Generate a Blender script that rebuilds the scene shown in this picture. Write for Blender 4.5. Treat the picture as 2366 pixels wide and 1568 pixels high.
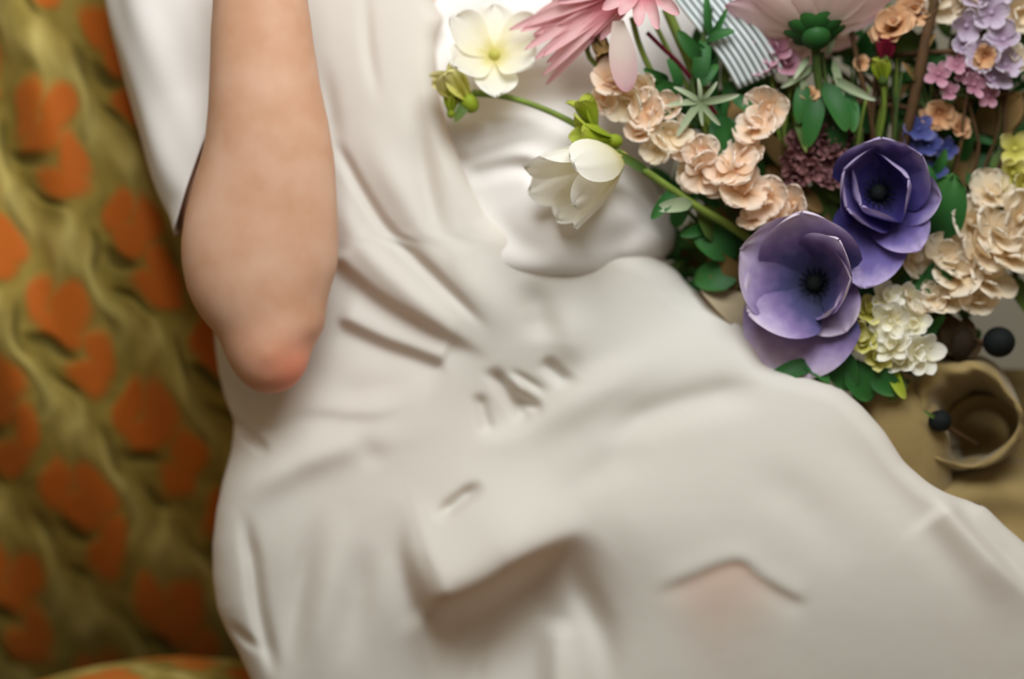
import bpy, bmesh, math, random
import numpy as np
from mathutils import Vector, Matrix, Quaternion

for o in list(bpy.data.objects):
    bpy.data.objects.remove(o, do_unlink=True)
sc = bpy.context.scene
col = sc.collection
rnd = random.Random(7)

# ------------------------------------------------------------------ camera
FW, FH = 2366, 1568
D0 = 1.5                       # distance of the reference plane (torso), metres
S = 0.67 / FW                  # metres per unit on that plane
FPX = D0 / S
PITCH = math.radians(12)
CAM = Vector((0.0, -1.467, 1.06))
RC = Matrix.Rotation(math.radians(90) - PITCH, 3, 'X')   # camera axes -> world

cd = bpy.data.cameras.new('camera')
cam = bpy.data.objects.new('camera', cd)
col.objects.link(cam)
cam.location = CAM
cam.rotation_euler = RC.to_euler()
cd.sensor_width = 36
cd.lens = FPX * 36 / FW
cd.clip_start = 0.05
cd.dof.use_dof = True
cd.dof.focus_distance = 1.40
cd.dof.aperture_fstop = 1.7
sc.camera = cam

def at(px, py, h=0.0):
    """place in the room seen at px,py of the photograph, h units (0.28 mm) nearer than the torso plane"""
    d = D0 - h * S
    return CAM + RC @ Vector(((px - FW / 2) * d / FPX, -(py - FH / 2) * d / FPX, -d))

def srgb(r, g, b, a=1.0):
    f = lambda c: (c / 255 / 12.92) if c / 255 <= 0.04045 else ((c / 255 + 0.055) / 1.055) ** 2.4
    return (f(r), f(g), f(b), a)

# ------------------------------------------------------------------ light
world = bpy.data.worlds.new('room_light')
sc.world = world
world.use_nodes = True
bg = world.node_tree.nodes['Background']
bg.inputs[0].default_value = (1.0, 0.81, 0.52, 1)
bg.inputs[1].default_value = 0.235

def area(name, cam_pos, cam_target, size, energy, color):
    l = bpy.data.lights.new(name, 'AREA')
    l.shape = 'RECTANGLE'; l.size, l.size_y = size
    l.energy = energy; l.color = color
    o = bpy.data.objects.new(name, l); col.objects.link(o)
    p = CAM + RC @ Vector(cam_pos); t = CAM + RC @ Vector(cam_target)
    o.location = p
    o.rotation_euler = (t - p).to_track_quat('-Z', 'Y').to_euler()
    return o
# tall window, high and to the right in front of the sitter
area('window_light', (0.10, 0.84, -0.66), (0.0, 0.14, -1.5), (0.8, 0.65), 15.9, (0.945, 0.985, 1.0))

sc.view_settings.view_transform = 'Standard'
sc.view_settings.look = 'None'
sc.view_settings.gamma = 1.0
sc.view_settings.use_curve_mapping = False
sc.view_settings.exposure = 0.09

# ------------------------------------------------------------------ materials
def new_mat(name):
    m = bpy.data.materials.new(name); m.use_nodes = True
    nt = m.node_tree
    b = nt.nodes['Principled BSDF']
    return m, nt, b

def plain(name, c, rough=0.8, noise=0.0, scale=60.0, spec=0.25, c2=None, sheen=0.0, sss=0.0, bump=0.0, trans=0.0):
    m, nt, b = new_mat(name)
    b.inputs['Roughness'].default_value = rough
    b.inputs['Specular IOR Level'].default_value = spec
    b.inputs['Sheen Weight'].default_value = sheen
    if sss:
        b.inputs['Subsurface Weight'].default_value = sss
        b.inputs['Subsurface Radius'].default_value = (1.0, 0.55, 0.35)
        b.inputs['Subsurface Scale'].default_value = 0.008
    tc = nt.nodes.new('ShaderNodeTexCoord')
    n = nt.nodes.new('ShaderNodeTexNoise'); n.inputs['Scale'].default_value = scale
    n.inputs['Detail'].default_value = 4
    nt.links.new(tc.outputs['Object'], n.inputs['Vector'])
    r = nt.nodes.new('ShaderNodeValToRGB')
    c2 = c2 or tuple(x * (1 - noise) for x in c[:3]) + (1,)
    r.color_ramp.elements[0].color = c2; r.color_ramp.elements[0].position = 0.35
    r.color_ramp.elements[1].color = c; r.color_ramp.elements[1].position = 0.65
    nt.links.new(n.outputs['Fac'], r.inputs['Fac'])
    nt.links.new(r.outputs['Color'], b.inputs['Base Color'])
    if bump:
        bp = nt.nodes.new('ShaderNodeBump'); bp.inputs['Strength'].default_value = bump
        bp.inputs['Distance'].default_value = 0.002
        nt.links.new(n.outputs['Fac'], bp.inputs['Height'])
        nt.links.new(bp.outputs['Normal'], b.inputs['Normal'])
    if trans:
        add_trans(nt, b, r.outputs['Color'], trans)
    return m

def add_trans(nt, b, colsock, f):
    out = nt.nodes['Material Output']
    t = nt.nodes.new('ShaderNodeBsdfTranslucent')
    mx = nt.nodes.new('ShaderNodeMixShader'); mx.inputs[0].default_value = f
    nt.links.new(colsock, t.inputs['Color'])
    nt.links.new(b.outputs[0], mx.inputs[1]); nt.links.new(t.outputs[0], mx.inputs[2])
    nt.links.new(mx.outputs[0], out.inputs['Surface'])

def petal_mat(name, stops, rough=0.7, trans=0.25, vein=0.12):
    """colour runs from the base of the petal (0) to its rim (1)"""
    m, nt, b = new_mat(name)
    b.inputs['Roughness'].default_value = rough
    b.inputs['Specular IOR Level'].default_value = 0.2
    a = nt.nodes.new('ShaderNodeAttribute'); a.attribute_name = 'along'
    tc = nt.nodes.new('ShaderNodeTexCoord')
    n = nt.nodes.new('ShaderNodeTexNoise'); n.inputs['Scale'].default_value = 110
    nt.links.new(tc.outputs['Object'], n.inputs['Vector'])
    ad = nt.nodes.new('ShaderNodeMath'); ad.operation = 'MULTIPLY_ADD'
    ad.inputs[1].default_value = vein * 2; nt.links.new(n.outputs['Fac'], ad.inputs[0])
    sub = nt.nodes.new('ShaderNodeMath'); sub.operation = 'SUBTRACT'; sub.inputs[1].default_value = vein
    nt.links.new(a.outputs['Fac'], sub.inputs[0]); nt.links.new(sub.outputs[0], ad.inputs[2])
    r = nt.nodes.new('ShaderNodeValToRGB')
    el = r.color_ramp.elements
    while len(el) < len(stops): el.new(0.5)
    for e, (p, c) in zip(el, stops): e.position = p; e.color = c
    nt.links.new(ad.outputs[0], r.inputs['Fac'])
    nt.links.new(r.outputs['Color'], b.inputs['Base Color'])
    if trans: add_trans(nt, b, r.outputs['Color'], trans)
    return m

M = {}
# dress: off-white silk crepe; 'sheer' marks where the leg shows through the single layer
def dress_material():
    m, nt, b = new_mat('cream_crepe')
    b.inputs['Roughness'].default_value = 0.85
    b.inputs['Specular IOR Level'].default_value = 0.15
    b.inputs['Sheen Weight'].default_value = 0.15
    a = nt.nodes.new('ShaderNodeAttribute'); a.attribute_name = 'sheer'
    mx = nt.nodes.new('ShaderNodeMix'); mx.data_type = 'RGBA'
    mx.inputs[6].default_value = srgb(230, 228, 220); mx.inputs[7].default_value = srgb(222, 199, 183)
    nt.links.new(a.outputs['Fac'], mx.inputs[0])
    nt.links.new(mx.outputs[2], b.inputs['Base Color'])
    tc = nt.nodes.new('ShaderNodeTexCoord')
    n = nt.nodes.new('ShaderNodeTexNoise'); n.inputs['Scale'].default_value = 14; n.inputs['Detail'].default_value = 3
    nt.links.new(tc.outputs['Object'], n.inputs['Vector'])
    bp = nt.nodes.new('ShaderNodeBump'); bp.inputs['Strength'].default_value = 0.25; bp.inputs['Distance'].default_value = 0.006
    nt.links.new(n.outputs['Fac'], bp.inputs['Height']); nt.links.new(bp.outputs['Normal'], b.inputs['Normal'])
    out = nt.nodes['Material Output']
    t = nt.nodes.new('ShaderNodeBsdfTranslucent'); t.inputs['Color'].default_value = srgb(238, 192, 134)
    ms = nt.nodes.new('ShaderNodeMixShader'); ms.inputs[0].default_value = 0.28
    nt.links.new(b.outputs[0], ms.inputs[1]); nt.links.new(t.outputs[0], ms.inputs[2])
    nt.links.new(ms.outputs[0], out.inputs['Surface'])
    return m
M['dress'] = dress_material()
M['sleeve'] = plain('white_voile', srgb(236, 231, 227), 0.85, 0.03, 30, 0.15, trans=0.06)

def skin_material():
    m, nt, b = new_mat('skin')
    b.inputs['Roughness'].default_value = 0.55
    b.inputs['Specular IOR Level'].default_value = 0.3
    b.inputs['Subsurface Weight'].default_value = 0.25
    b.inputs['Subsurface Radius'].default_value = (1.0, 0.4, 0.2)
    b.inputs['Subsurface Scale'].default_value = 0.012
    a = nt.nodes.new('ShaderNodeAttribute'); a.attribute_name = 'flush'
    tc = nt.nodes.new('ShaderNodeTexCoord')
    n = nt.nodes.new('ShaderNodeTexNoise'); n.inputs['Scale'].default_value = 35; n.inputs['Detail'].default_value = 3
    nt.links.new(tc.outputs['Object'], n.inputs['Vector'])
    r = nt.nodes.new('ShaderNodeValToRGB')
    r.color_ramp.elements[0].color = srgb(203, 155, 124); r.color_ramp.elements[0].position = 0.3
    r.color_ramp.elements[1].color = srgb(215, 174, 148); r.color_ramp.elements[1].position = 0.7
    nt.links.new(n.outputs['Fac'], r.inputs['Fac'])
    mx = nt.nodes.new('ShaderNodeMix'); mx.data_type = 'RGBA'
    mx.inputs[7].default_value = srgb(222, 128, 98)
    nt.links.new(a.outputs['Fac'], mx.inputs[0]); nt.links.new(r.outputs['Color'], mx.inputs[6])
    nt.links.new(mx.outputs[2], b.inputs['Base Color'])
    return m
M['skin'] = skin_material()

def brocade_material():
    m, nt, b = new_mat('olive_brocade')
    b.inputs['Roughness'].default_value = 0.75
    b.inputs['Specular IOR Level'].default_value = 0.2
    b.inputs['Sheen Weight'].default_value = 0.25
    b.inputs['Sheen Tint'].default_value = srgb(220, 200, 120)
    a = nt.nodes.new('ShaderNodeAttribute'); a.attribute_name = 'weave'
    sp = nt.nodes.new('ShaderNodeSeparateColor'); nt.links.new(a.outputs['Color'], sp.inputs[0])
    tc = nt.nodes.new('ShaderNodeTexCoord')
    n = nt.nodes.new('ShaderNodeTexNoise'); n.inputs['Scale'].default_value = 45; n.inputs['Detail'].default_value = 5
    nt.links.new(tc.outputs['Object'], n.inputs['Vector'])
    r = nt.nodes.new('ShaderNodeValToRGB')
    r.color_ramp.elements[0].color = srgb(120, 103, 40); r.color_ramp.elements[0].position = 0.3
    r.color_ramp.elements[1].color = srgb(158, 137, 64); r.color_ramp.elements[1].position = 0.7
    nt.links.new(n.outputs['Fac'], r.inputs['Fac'])
    prev = r.outputs['Color']
    for ch, c in ((1, srgb(190, 172, 100)), (0, srgb(186, 96, 28)), (2, srgb(70, 60, 16))):
        mx = nt.nodes.new('ShaderNodeMix'); mx.data_type = 'RGBA'
        mx.inputs[7].default_value = c
        nt.links.new(sp.outputs[ch], mx.inputs[0]); nt.links.new(prev, mx.inputs[6])
        prev = mx.outputs[2]
    nt.links.new(prev, b.inputs['Base Color'])
    bp = nt.nodes.new('ShaderNodeBump'); bp.inputs['Strength'].default_value = 0.3; bp.inputs['Distance'].default_value = 0.002
    nt.links.new(n.outputs['Fac'], bp.inputs['Height']); nt.links.new(bp.outputs['Normal'], b.inputs['Normal'])
    return m
M['brocade'] = brocade_material()
M['wood'] = plain('dark_walnut', srgb(64, 42, 24), 0.5, 0.4, 25)
M['wall'] = plain('grey_limewash', srgb(150, 144, 128), 0.9, 0.12, 18)
M['floor'] = plain('brown_boards', srgb(82, 62, 42), 0.7, 0.3, 8)
M['khaki'] = plain('khaki_velvet', srgb(148, 126, 80), 0.85, 0.2, 30, sheen=0.2, bump=0.15)
M['ribbon'] = plain('pale_blue_ribbon', srgb(206, 214, 214), 0.6, 0.04, 50)
M['stem'] = plain('green_stem', srgb(112, 132, 52), 0.6, 0.25, 90)
M['stem_dark'] = plain('dark_green_stem', srgb(64, 84, 36), 0.6, 0.3, 90)
M['twig'] = plain('brown_twig', srgb(84, 60, 36), 0.8, 0.3, 90)
M['berry'] = plain('black_berry', srgb(20, 24, 24), 0.75, 0.2, 90, 0.15)
M['pod'] = plain('dark_brown_pod', srgb(40, 28, 14), 0.8, 0.4, 60)
M['calyx'] = plain('brown_calyx', srgb(122, 92, 58), 0.8, 0.3, 80)
M['tan_leaf'] = plain('dry_tan_leaf', srgb(182, 166, 136), 0.8, 0.2, 40, trans=0.15)

G = srgb
M['leaf_dark'] = petal_mat('leaf_dark', [(0, G(34, 72, 34)), (0.6, G(46, 98, 44)), (1, G(64, 108, 50))], 0.5, 0.15)
M['leaf_mid'] = petal_mat('leaf_mid', [(0, G(62, 84, 38)), (0.6, G(88, 112, 52)), (1, G(120, 130, 66))], 0.55, 0.2)
M['leaf_lime'] = petal_mat('leaf_lime', [(0, G(120, 140, 30)), (0.6, G(160, 176, 50)), (1, G(190, 196, 90))], 0.6, 0.25)
M['leaf_silver'] = petal_mat('leaf_silver', [(0, G(112, 128, 92)), (0.6, G(158, 170, 138)), (1, G(184, 190, 166))], 0.7, 0.15)
M['leaf_brown'] = petal_mat('leaf_brown', [(0, G(74, 62, 34)), (0.6, G(112, 88, 50)), (1, G(140, 108, 66))], 0.7, 0.15)
M['leaf_husk'] = petal_mat('leaf_husk', [(0, G(36, 26, 12)), (1, G(66, 48, 26))], 0.8, 0.1)
M['purple'] = petal_mat('purple_petal', [(0, G(36, 44, 66)), (0.28, G(84, 80, 128)), (0.5, G(146, 124, 174)), (0.7, G(192, 174, 210)), (0.9, G(222, 208, 226))])
M['violet'] = petal_mat('violet_petal', [(0, G(26, 22, 72)), (0.35, G(64, 56, 122)), (0.62, G(112, 98, 160)), (0.88, G(190, 174, 214))])
M['blue'] = petal_mat('blue_petal', [(0, G(44, 50, 104)), (0.6, G(82, 88, 146)), (1, G(132, 130, 170))])
M['pink'] = petal_mat('pink_petal', [(0, G(208, 84, 100)), (0.25, G(220, 140, 150)), (0.55, G(232, 190, 192)), (0.85, G(230, 180, 186)), (1, G(214, 140, 156))], trans=0.35)
M['blush'] = petal_mat('blush_petal', [(0, G(242, 232, 220)), (0.45, G(240, 220, 216)), (0.8, G(232, 198, 206)), (1, G(210, 140, 162))], trans=0.55)
M['peach'] = petal_mat('peach_petal', [(0, G(214, 162, 112)), (0.25, G(240, 206, 170)), (0.6, G(248, 226, 204)), (1, G(250, 234, 220))], trans=0.42)
M['cream'] = petal_mat('cream_petal', [(0, G(214, 182, 126)), (0.3, G(238, 218, 184)), (1, G(248, 238, 222))], trans=0.42)
M['white'] = petal_mat('white_petal', [(0, G(226, 216, 140)), (0.25, G(244, 239, 212)), (0.6, G(250, 247, 234)), (1, G(252, 250, 244))], trans=0.42)
M['limepetal'] = petal_mat('lime_petal', [(0, G(150, 146, 40)), (0.4, G(206, 200, 104)), (1, G(232, 226, 168))])
M['lilac'] = petal_mat('lilac_petal', [(0, G(150, 120, 146)), (0.5, G(190, 174, 194)), (1, G(208, 196, 208))])
M['rose'] = petal_mat('rose_petal', [(0, G(146, 88, 108)), (0.5, G(188, 136, 154)), (1, G(206, 166, 180))])
M['orange'] = petal_mat('orange_petal', [(0, G(170, 104, 66)), (0.5, G(206, 156, 112)), (1, G(222, 186, 150))])
M['red'] = petal_mat('red_petal', [(0, G(96, 16, 36)), (1, G(150, 34, 62))])
M['maroon'] = petal_mat('maroon_petal', [(0, G(84, 48, 46)), (0.6, G(132, 88, 88)), (1, G(166, 124, 124))])

# ------------------------------------------------------------------ helpers
def tag(o, label=None, cat=None, group=None, kind=None):
    if label: o['label'] = label
    if cat: o['category'] = cat
    if group: o['group'] = group
    if kind: o['kind'] = kind
    return o

def empty(name, loc, rot=None):
    o = bpy.data.objects.new(name, None); col.objects.link(o)
    o.empty_display_size = 0.02
    o.matrix_world = Matrix.Translation(loc) @ (rot.to_4x4() if rot else Matrix.Identity(4))
    return o

def link(name, me, mat, parent=None, local=None):
    o = bpy.data.objects.new(name, me); col.objects.link(o)
    if mat is not None and len(me.materials) == 0: me.materials.append(mat)
    if parent is not None:
        o.parent = parent
    if local is not None:
        o.matrix_local = local
    elif parent is not None:
        wm = world_of(parent)
        o.matrix_parent_inverse = wm.inverted()
    return o

def world_of(o):
    m = o.matrix_basis.copy() if o.parent is None else world_of(o.parent) @ o.matrix_parent_inverse @ o.matrix_basis
    return m

def mesh_from(name, V, F, smooth=True):
    me = bpy.data.meshes.new(name)
    me.from_pydata([tuple(v) for v in V], [], F)
    me.update()
    if smooth:
        me.polygons.foreach_set('use_smooth', [True] * len(me.polygons))
    return me

def grid_faces(nr, nc, wrap=False):
    F = []
    for i in range(nr - 1):
        for j in range(nc - (0 if wrap else 1)):
            a = i * nc + j; b = i * nc + (j + 1) % nc
            F.append((a, a + nc, b + nc, b))
    return F

def catmull(pts, n):
    P = np.array(pts, float)
    P = np.vstack([2 * P[0] - P[1], P, 2 * P[-1] - P[-2]])
    k = len(P) - 3
    out = []
    for s in np.linspace(0, k - 1e-6, n):
        i = int(s); t = s - i
        a, b, c, d = P[i:i + 4]
        out.append(0.5 * ((2 * b) + (c - a) * t + (2 * a - 5 * b + 4 * c - d) * t * t + (3 * b - a - 3 * c + d) * t ** 3))
    return np.array(out)

def loft_mesh(sections, nseg=24, nring=40, caps=True, world=True):
    """tube through (px,py,h,r[,flat]) stations"""
    st = [tuple(s) + ((1.0,) if len(s) == 4 else ()) for s in sections]
    C = catmull(st, nring)
    pts = [at(*c[:3]) for c in C] if world else [Vector(c[:3]) for c in C]
    sc_ = S if world else 1.0
    V = []
    t0 = (pts[1] - pts[0]).normalized()
    ref = RC @ Vector((0, 0, 1)) if world else Vector((0, 0, 1))
    for i, p in enumerate(pts):
        t = (pts[min(i + 1, nring - 1)] - pts[max(i - 1, 0)]).normalized()
        u = t.cross(ref)
        if u.length < 1e-4: u = t.cross(Vector((1, 0, 0)))
        u.normalize(); w = u.cross(t).normalized()
        r = C[i][3] * sc_; fl = C[i][4]
        for k in range(nseg):
            a = 2 * math.pi * k / nseg
            V.append(p + u * math.cos(a) * r + w * math.sin(a) * r * fl)
    F = grid_faces(nring, nseg, True)
    if caps:
        F.append(tuple(range(nseg)))
        F.append(tuple(range((nring - 1) * nseg, nring * nseg))[::-1])
    return V, F

def tube(name, pts, mat, parent, nseg=7, nring=None):
    V, F = loft_mesh(pts, nseg, nring or max(8, 4 * len(pts)))
    return link(name, mesh_from(name, V, F), mat, parent)

def poly_dist(X, Y, poly):
    best = np.full(X.shape, 1e18); sd = np.zeros(X.shape); tt = np.zeros(X.shape)
    n = len(poly) - 1
    for i in range(n):
        ax, ay = poly[i][:2]; bx, by = poly[i + 1][:2]
        dx, dy = bx - ax, by - ay
        L2 = dx * dx + dy * dy + 1e-9
        t = np.clip(((X - ax) * dx + (Y - ay) * dy) / L2, 0, 1)
        d2 = (X - ax - t * dx) ** 2 + (Y - ay - t * dy) ** 2
        cr = dx * (Y - ay) - dy * (X - ax)
        m = d2 < best
        best = np.where(m, d2, best)
        sd = np.where(m, np.sign(cr) * np.sqrt(d2), sd)
        tt = np.where(m, (i + t) / n, tt)
    return sd, tt

def sstep(a, b, x):
    t = np.clip((x - a) / (b - a), 0, 1)
    return t * t * (3 - 2 * t)

def rbf(ctrl):
    P = np.array(ctrl, float); n = len(P)
    def phi(r2): return np.where(r2 > 0, r2 * np.log(r2 + 1e-12) * 0.5, 0)
    xy = P[:, :2] / 1000
    r2 = ((xy[:, None] - xy[None]) ** 2).sum(-1)
    A = np.zeros((n + 3, n + 3)); A[:n, :n] = phi(r2) + np.eye(n) * 2e-4
    A[:n, n] = 1; A[:n, n + 1:] = xy; A[n, :n] = 1; A[n + 1:, :n] = xy.T
    w = np.linalg.solve(A, np.concatenate([P[:, 2], [0, 0, 0]]))
    def f(X, Y):
        x = X.ravel() / 1000; y = Y.ravel() / 1000
        out = w[n] + w[n + 1] * x + w[n + 2] * y
        for i in range(n):
            out = out + w[i] * phi((x - xy[i, 0]) ** 2 + (y - xy[i, 1]) ** 2)
        return out.reshape(X.shape)
    return f

def apply_strokes(X, Y, H, strokes):
    for kind, A, w, w2, pts, ta in strokes:
        poly = catmull(pts, 8 * len(pts)) if len(pts) > 2 else np.array(pts, float)
        d, t = poly_dist(X, Y, poly)
        tp = sstep(-0.001, ta[0], t) * (1 - sstep(1 - ta[1], 1.001, t))
        tp = np.clip(tp, 0, 1)
        if kind == 'v': H = H - A * tp * np.exp(-(d / w) ** 2)
        elif kind == 'r': H = H + A * tp * np.exp(-(d / w) ** 2)
        elif kind == 's': H = H - 0.5 * A * tp * np.tanh(d / w) * np.exp(-(d / w2) ** 2)
    return H

def cloth_sheet(name, y0, y1, step, left, right, ctrl, strokes, roll_l, roll_r, mat, parent, nx, rim=260, attr=None, bottom=None, amp=1.0):
    """a hanging piece of cloth: rows between two edge curves, rolled back at both edges"""
    ys = np.arange(y0, y1 + 1, step, dtype=float)
    L = np.array(left, float); R = np.array(right, float)
    def curve(P, y):
        o = np.argsort(P[:, 1]); return np.interp(y, P[o, 1], P[o, 0])
    xl = curve(L, ys); xr = curve(R, ys)
    k = np.array([1, 2, 3, 2, 1]) / 9.0
    for _ in range(2):
        xl = np.convolve(np.pad(xl, 2, 'edge'), k, 'valid'); xr = np.convolve(np.pad(xr, 2, 'edge'), k, 'valid')
    u = np.linspace(0, 1, nx); u = u * 0.6 + (0.5 - 0.5 * np.cos(np.pi * u)) * 0.4
    X = xl[:, None] + (xr - xl)[:, None] * u[None]
    Y = np.repeat(ys[:, None], nx, 1)
    H = rbf(ctrl)(X, Y)
    H = np.where(H > 80, 80 + (H - 80) * 0.62, H)
    H = apply_strokes(X, Y, H, [(k_, A_ * amp, w_, w2_, p_, t_) for k_, A_, w_, w2_, p_, t_ in strokes])
    for _ in range(3):
        Hp = np.pad(H, 1, 'edge'); H = (Hp[1:-1, 1:-1] * 4 + Hp[:-2, 1:-1] + Hp[2:, 1:-1] + Hp[1:-1, :-2] + Hp[1:-1, 2:]) / 8
    def roll(P, r):
        d, _ = poly_dist(X, Y, P); d = np.abs(d)
        q = np.clip(1 - d / r, 0, 1)
        return r * (1 - np.sqrt(np.clip(1 - q * q, 0, 1)))
    if roll_l: H = H - roll(np.stack([xl, ys], 1)[::3], roll_l)
    if roll_r: H = H - roll(np.stack([xr, ys], 1)[::3], roll_r)
    if bottom:
        q = np.clip(1 - (y1 - Y) / bottom, 0, 1); H = H - bottom * (1 - np.sqrt(np.clip(1 - q * q, 0, 1)))
    nr = len(ys)
    rims = [40, 110, rim]
    V = []
    for i in range(nr):
        row = [at(X[i, 0] + 6 * n_, Y[i, 0], H[i, 0] - r_) for n_, r_ in zip((3, 2, 1), rims[::-1])] if roll_l else []
        row += [at(X[i, j], Y[i, j], H[i, j]) for j in range(nx)]
        row += [at(X[i, -1] - 6 * n_, Y[i, -1], H[i, -1] - r_) for n_, r_ in zip((1, 2, 3), rims)] if roll_r else []
        V += row
    nc = len(V) // nr
    F = [f[::-1] for f in grid_faces(nr, nc)]
    me = mesh_from(name, V, [f[::-1] for f in F])
    if attr:
        aname, fn = attr
        vals = np.zeros((nr, nc)); o = 3 if roll_l else 0
        vals[:, o:o + nx] = fn(X, Y)
        at_ = me.attributes.new(aname, 'FLOAT', 'POINT')
        at_.data.foreach_set('value', vals.ravel().astype(np.float32))
    return link(name, me, mat, parent)

# ------------------------------------------------------------------ the room
def box_mesh(name, x0, x1, y0, y1, z0, z1, bevel=0.0, seg=3):
    bm = bmesh.new()
    bmesh.ops.create_cube(bm, size=1)
    for v in bm.verts:
        v.co = ((x0 + x1) / 2 + v.co.x * (x1 - x0), (y0 + y1) / 2 + v.co.y * (y1 - y0), (z0 + z1) / 2 + v.co.z * (z1 - z0))
    if bevel:
        bmesh.ops.bevel(bm, geom=bm.edges[:], offset=bevel, segments=seg, affect='EDGES', profile=0.5)
    me = bpy.data.meshes.new(name); bm.to_mesh(me); bm.free()
    if bevel: me.polygons.foreach_set('use_smooth', [True] * len(me.polygons))
    return me

tag(link('floor', box_mesh('floor', -2.5, 2.5, -2.2, 1.0, -0.05, 0), M['floor']), kind='structure')
tag(link('wall_back', box_mesh('wall_back', -2.5, 2.5, 0.6, 0.7, 0, 2.6), M['wall']), kind='structure')

# ------------------------------------------------------------------ armchair in brocade
chair = tag(empty('armchair', Vector((-0.12, 0.2, 0))), 'upholstered armchair in olive brocade with orange tulip motifs, behind the seated person', 'chair')

def weave(X, Y):
    """orange tulips on a diagonal lattice, pale scrolls between their rows"""
    A = np.array([110.0, 325.0]); a = np.array([208.0, 252.0]); b = np.array([42.0, 440.0])
    Mi = np.linalg.inv(np.stack([a, b], 1))
    wx = X + 13 * np.sin(Y / 57.0 + X / 90.0) + 7 * np.sin(Y / 23.0 - X / 31.0); wy = Y + 12 * np.sin(X / 48.0 - Y / 140.0) + 7 * np.sin(X / 21.0 + Y / 37.0)
    ij = np.stack([wx - A[0], wy - A[1]], -1) @ Mi.T
    org = np.zeros(X.shape); drk = np.zeros(X.shape)
    base = np.round(ij)
    lobes = [(-54, -80, 36, 66, 6), (20, -68, 46, 70, -14), (-8, -14, 58, 44, 25), (68, 44, 38, 66, -12), (42, 98, 60, 37, 38)]
    leaves = [(-36, 34, 58, 20, 24), (100, -30, 16, 60, -10), (0, 128, 60, 9, 40), (-100, 10, 11, 70, -20)]
    for di in (-1, 0, 1):
        for dj in (-1, 0, 1):
            c = base + np.array([di, dj])
            P = c @ np.stack([a, b], 0) + A
            dx = wx - P[..., 0]; dy = wy - P[..., 1]
            for (lx, ly, rx, ry, ang) in lobes:
                ca, sa = math.cos(math.radians(ang)), math.sin(math.radians(ang))
                ex = ((dx - lx) * ca + (dy - ly) * sa) / rx; ey = (-(dx - lx) * sa + (dy - ly) * ca) / ry
                org = np.maximum(org, 1 - sstep(0.62, 1.2, np.sqrt(ex * ex + ey * ey)))
            for (lx, ly, rx, ry, ang) in leaves:
                ca, sa = math.cos(math.radians(ang)), math.sin(math.radians(ang))
                ex = ((dx - lx) * ca + (dy - ly) * sa) / rx; ey = (-(dx - lx) * sa + (dy - ly) * ca) / ry
                drk = np.maximum(drk, 0.75 * (1 - sstep(0.4, 1.2, np.sqrt(ex * ex + ey * ey))))
    fj = ij[..., 1] - np.floor(ij[..., 1])
    wob = 0.07 * np.sin(2 * np.pi * ij[..., 0]) + 0.03 * np.sin(6 * np.pi * ij[..., 0])
    pale = np.exp(-((fj - 0.53 + wob) / 0.13) ** 2) * (0.72 + 0.28 * np.sin(2 * np.pi * (ij[..., 0] * 2 + 0.2)))
    pale = np.clip(pale, 0, 1) * (1 - org)
    drk = drk * (1 - 0.7 * pale)
    return org, pale, drk, fj, ij

def brocade_sheet(name, xs, ys, place, parent, relief=14):
    X, Y = np.meshgrid(xs, ys)
    org, pale, drk, fj, ij = weave(X, Y)
    R = relief * (pale * 1.3 + org * 0.35 - drk * 1.2)
    V = [place(X[i, j], Y[i, j], R[i, j]) for i in range(len(ys)) for j in range(len(xs))]
    me = mesh_from(name, V, grid_faces(len(ys), len(xs)))
    ca = me.attributes.new('weave', 'FLOAT_COLOR', 'POINT')
    C = np.stack([org, pale, drk, np.ones_like(org)], -1).astype(np.float32)
    ca.data.foreach_set('color', C.ravel())
    return link(name, me, M['brocade'], parent)

def back_place(x, y, r):
    # a soft padded back: bulges toward the sitter, leans away at the top, undercut at the bottom, shaped so the lower part turns from the light and darkens
    u = (x - 500) / 1000
    h = -270 - 130 * u * u + 26 * math.sin((x - 0.5 * y) / 62.0 + 1.2) + 18 * math.sin((x - 0.4 * y) / 31.0 + y / 150.0)
    if y > 500: h -= ((y - 500) / 1100.0) ** 2 * 680
    if y < -200: h -= (-200 - y) * 0.3
    return at(x, y, h + r)
xs = np.concatenate([np.arange(-420, 640, 6.0), np.arange(640, 1330, 30.0)])
ys = np.arange(-460, 1660, 6.0)
brocade_sheet('backrest', xs, ys, back_place, chair)
def back_rear(name):
    V = [at(x, y, -1250) for x, y in ((-420, -460), (1330, -460), (1330, 1660), (-420, 1660))] + \
        [at(x, y, -1150) for x, y in ((-420, -460), (1330, -460), (1330, 1660), (-420, 1660))]
    F = [(0, 1, 2, 3), (4, 7, 6, 5), (0, 4, 5, 1), (1, 5, 6, 2), (2, 6, 7, 3), (3, 7, 4, 0)]
    return link(name, mesh_from(name, V, F, False), M['wood'], chair)
back_rear('back_board')

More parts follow.
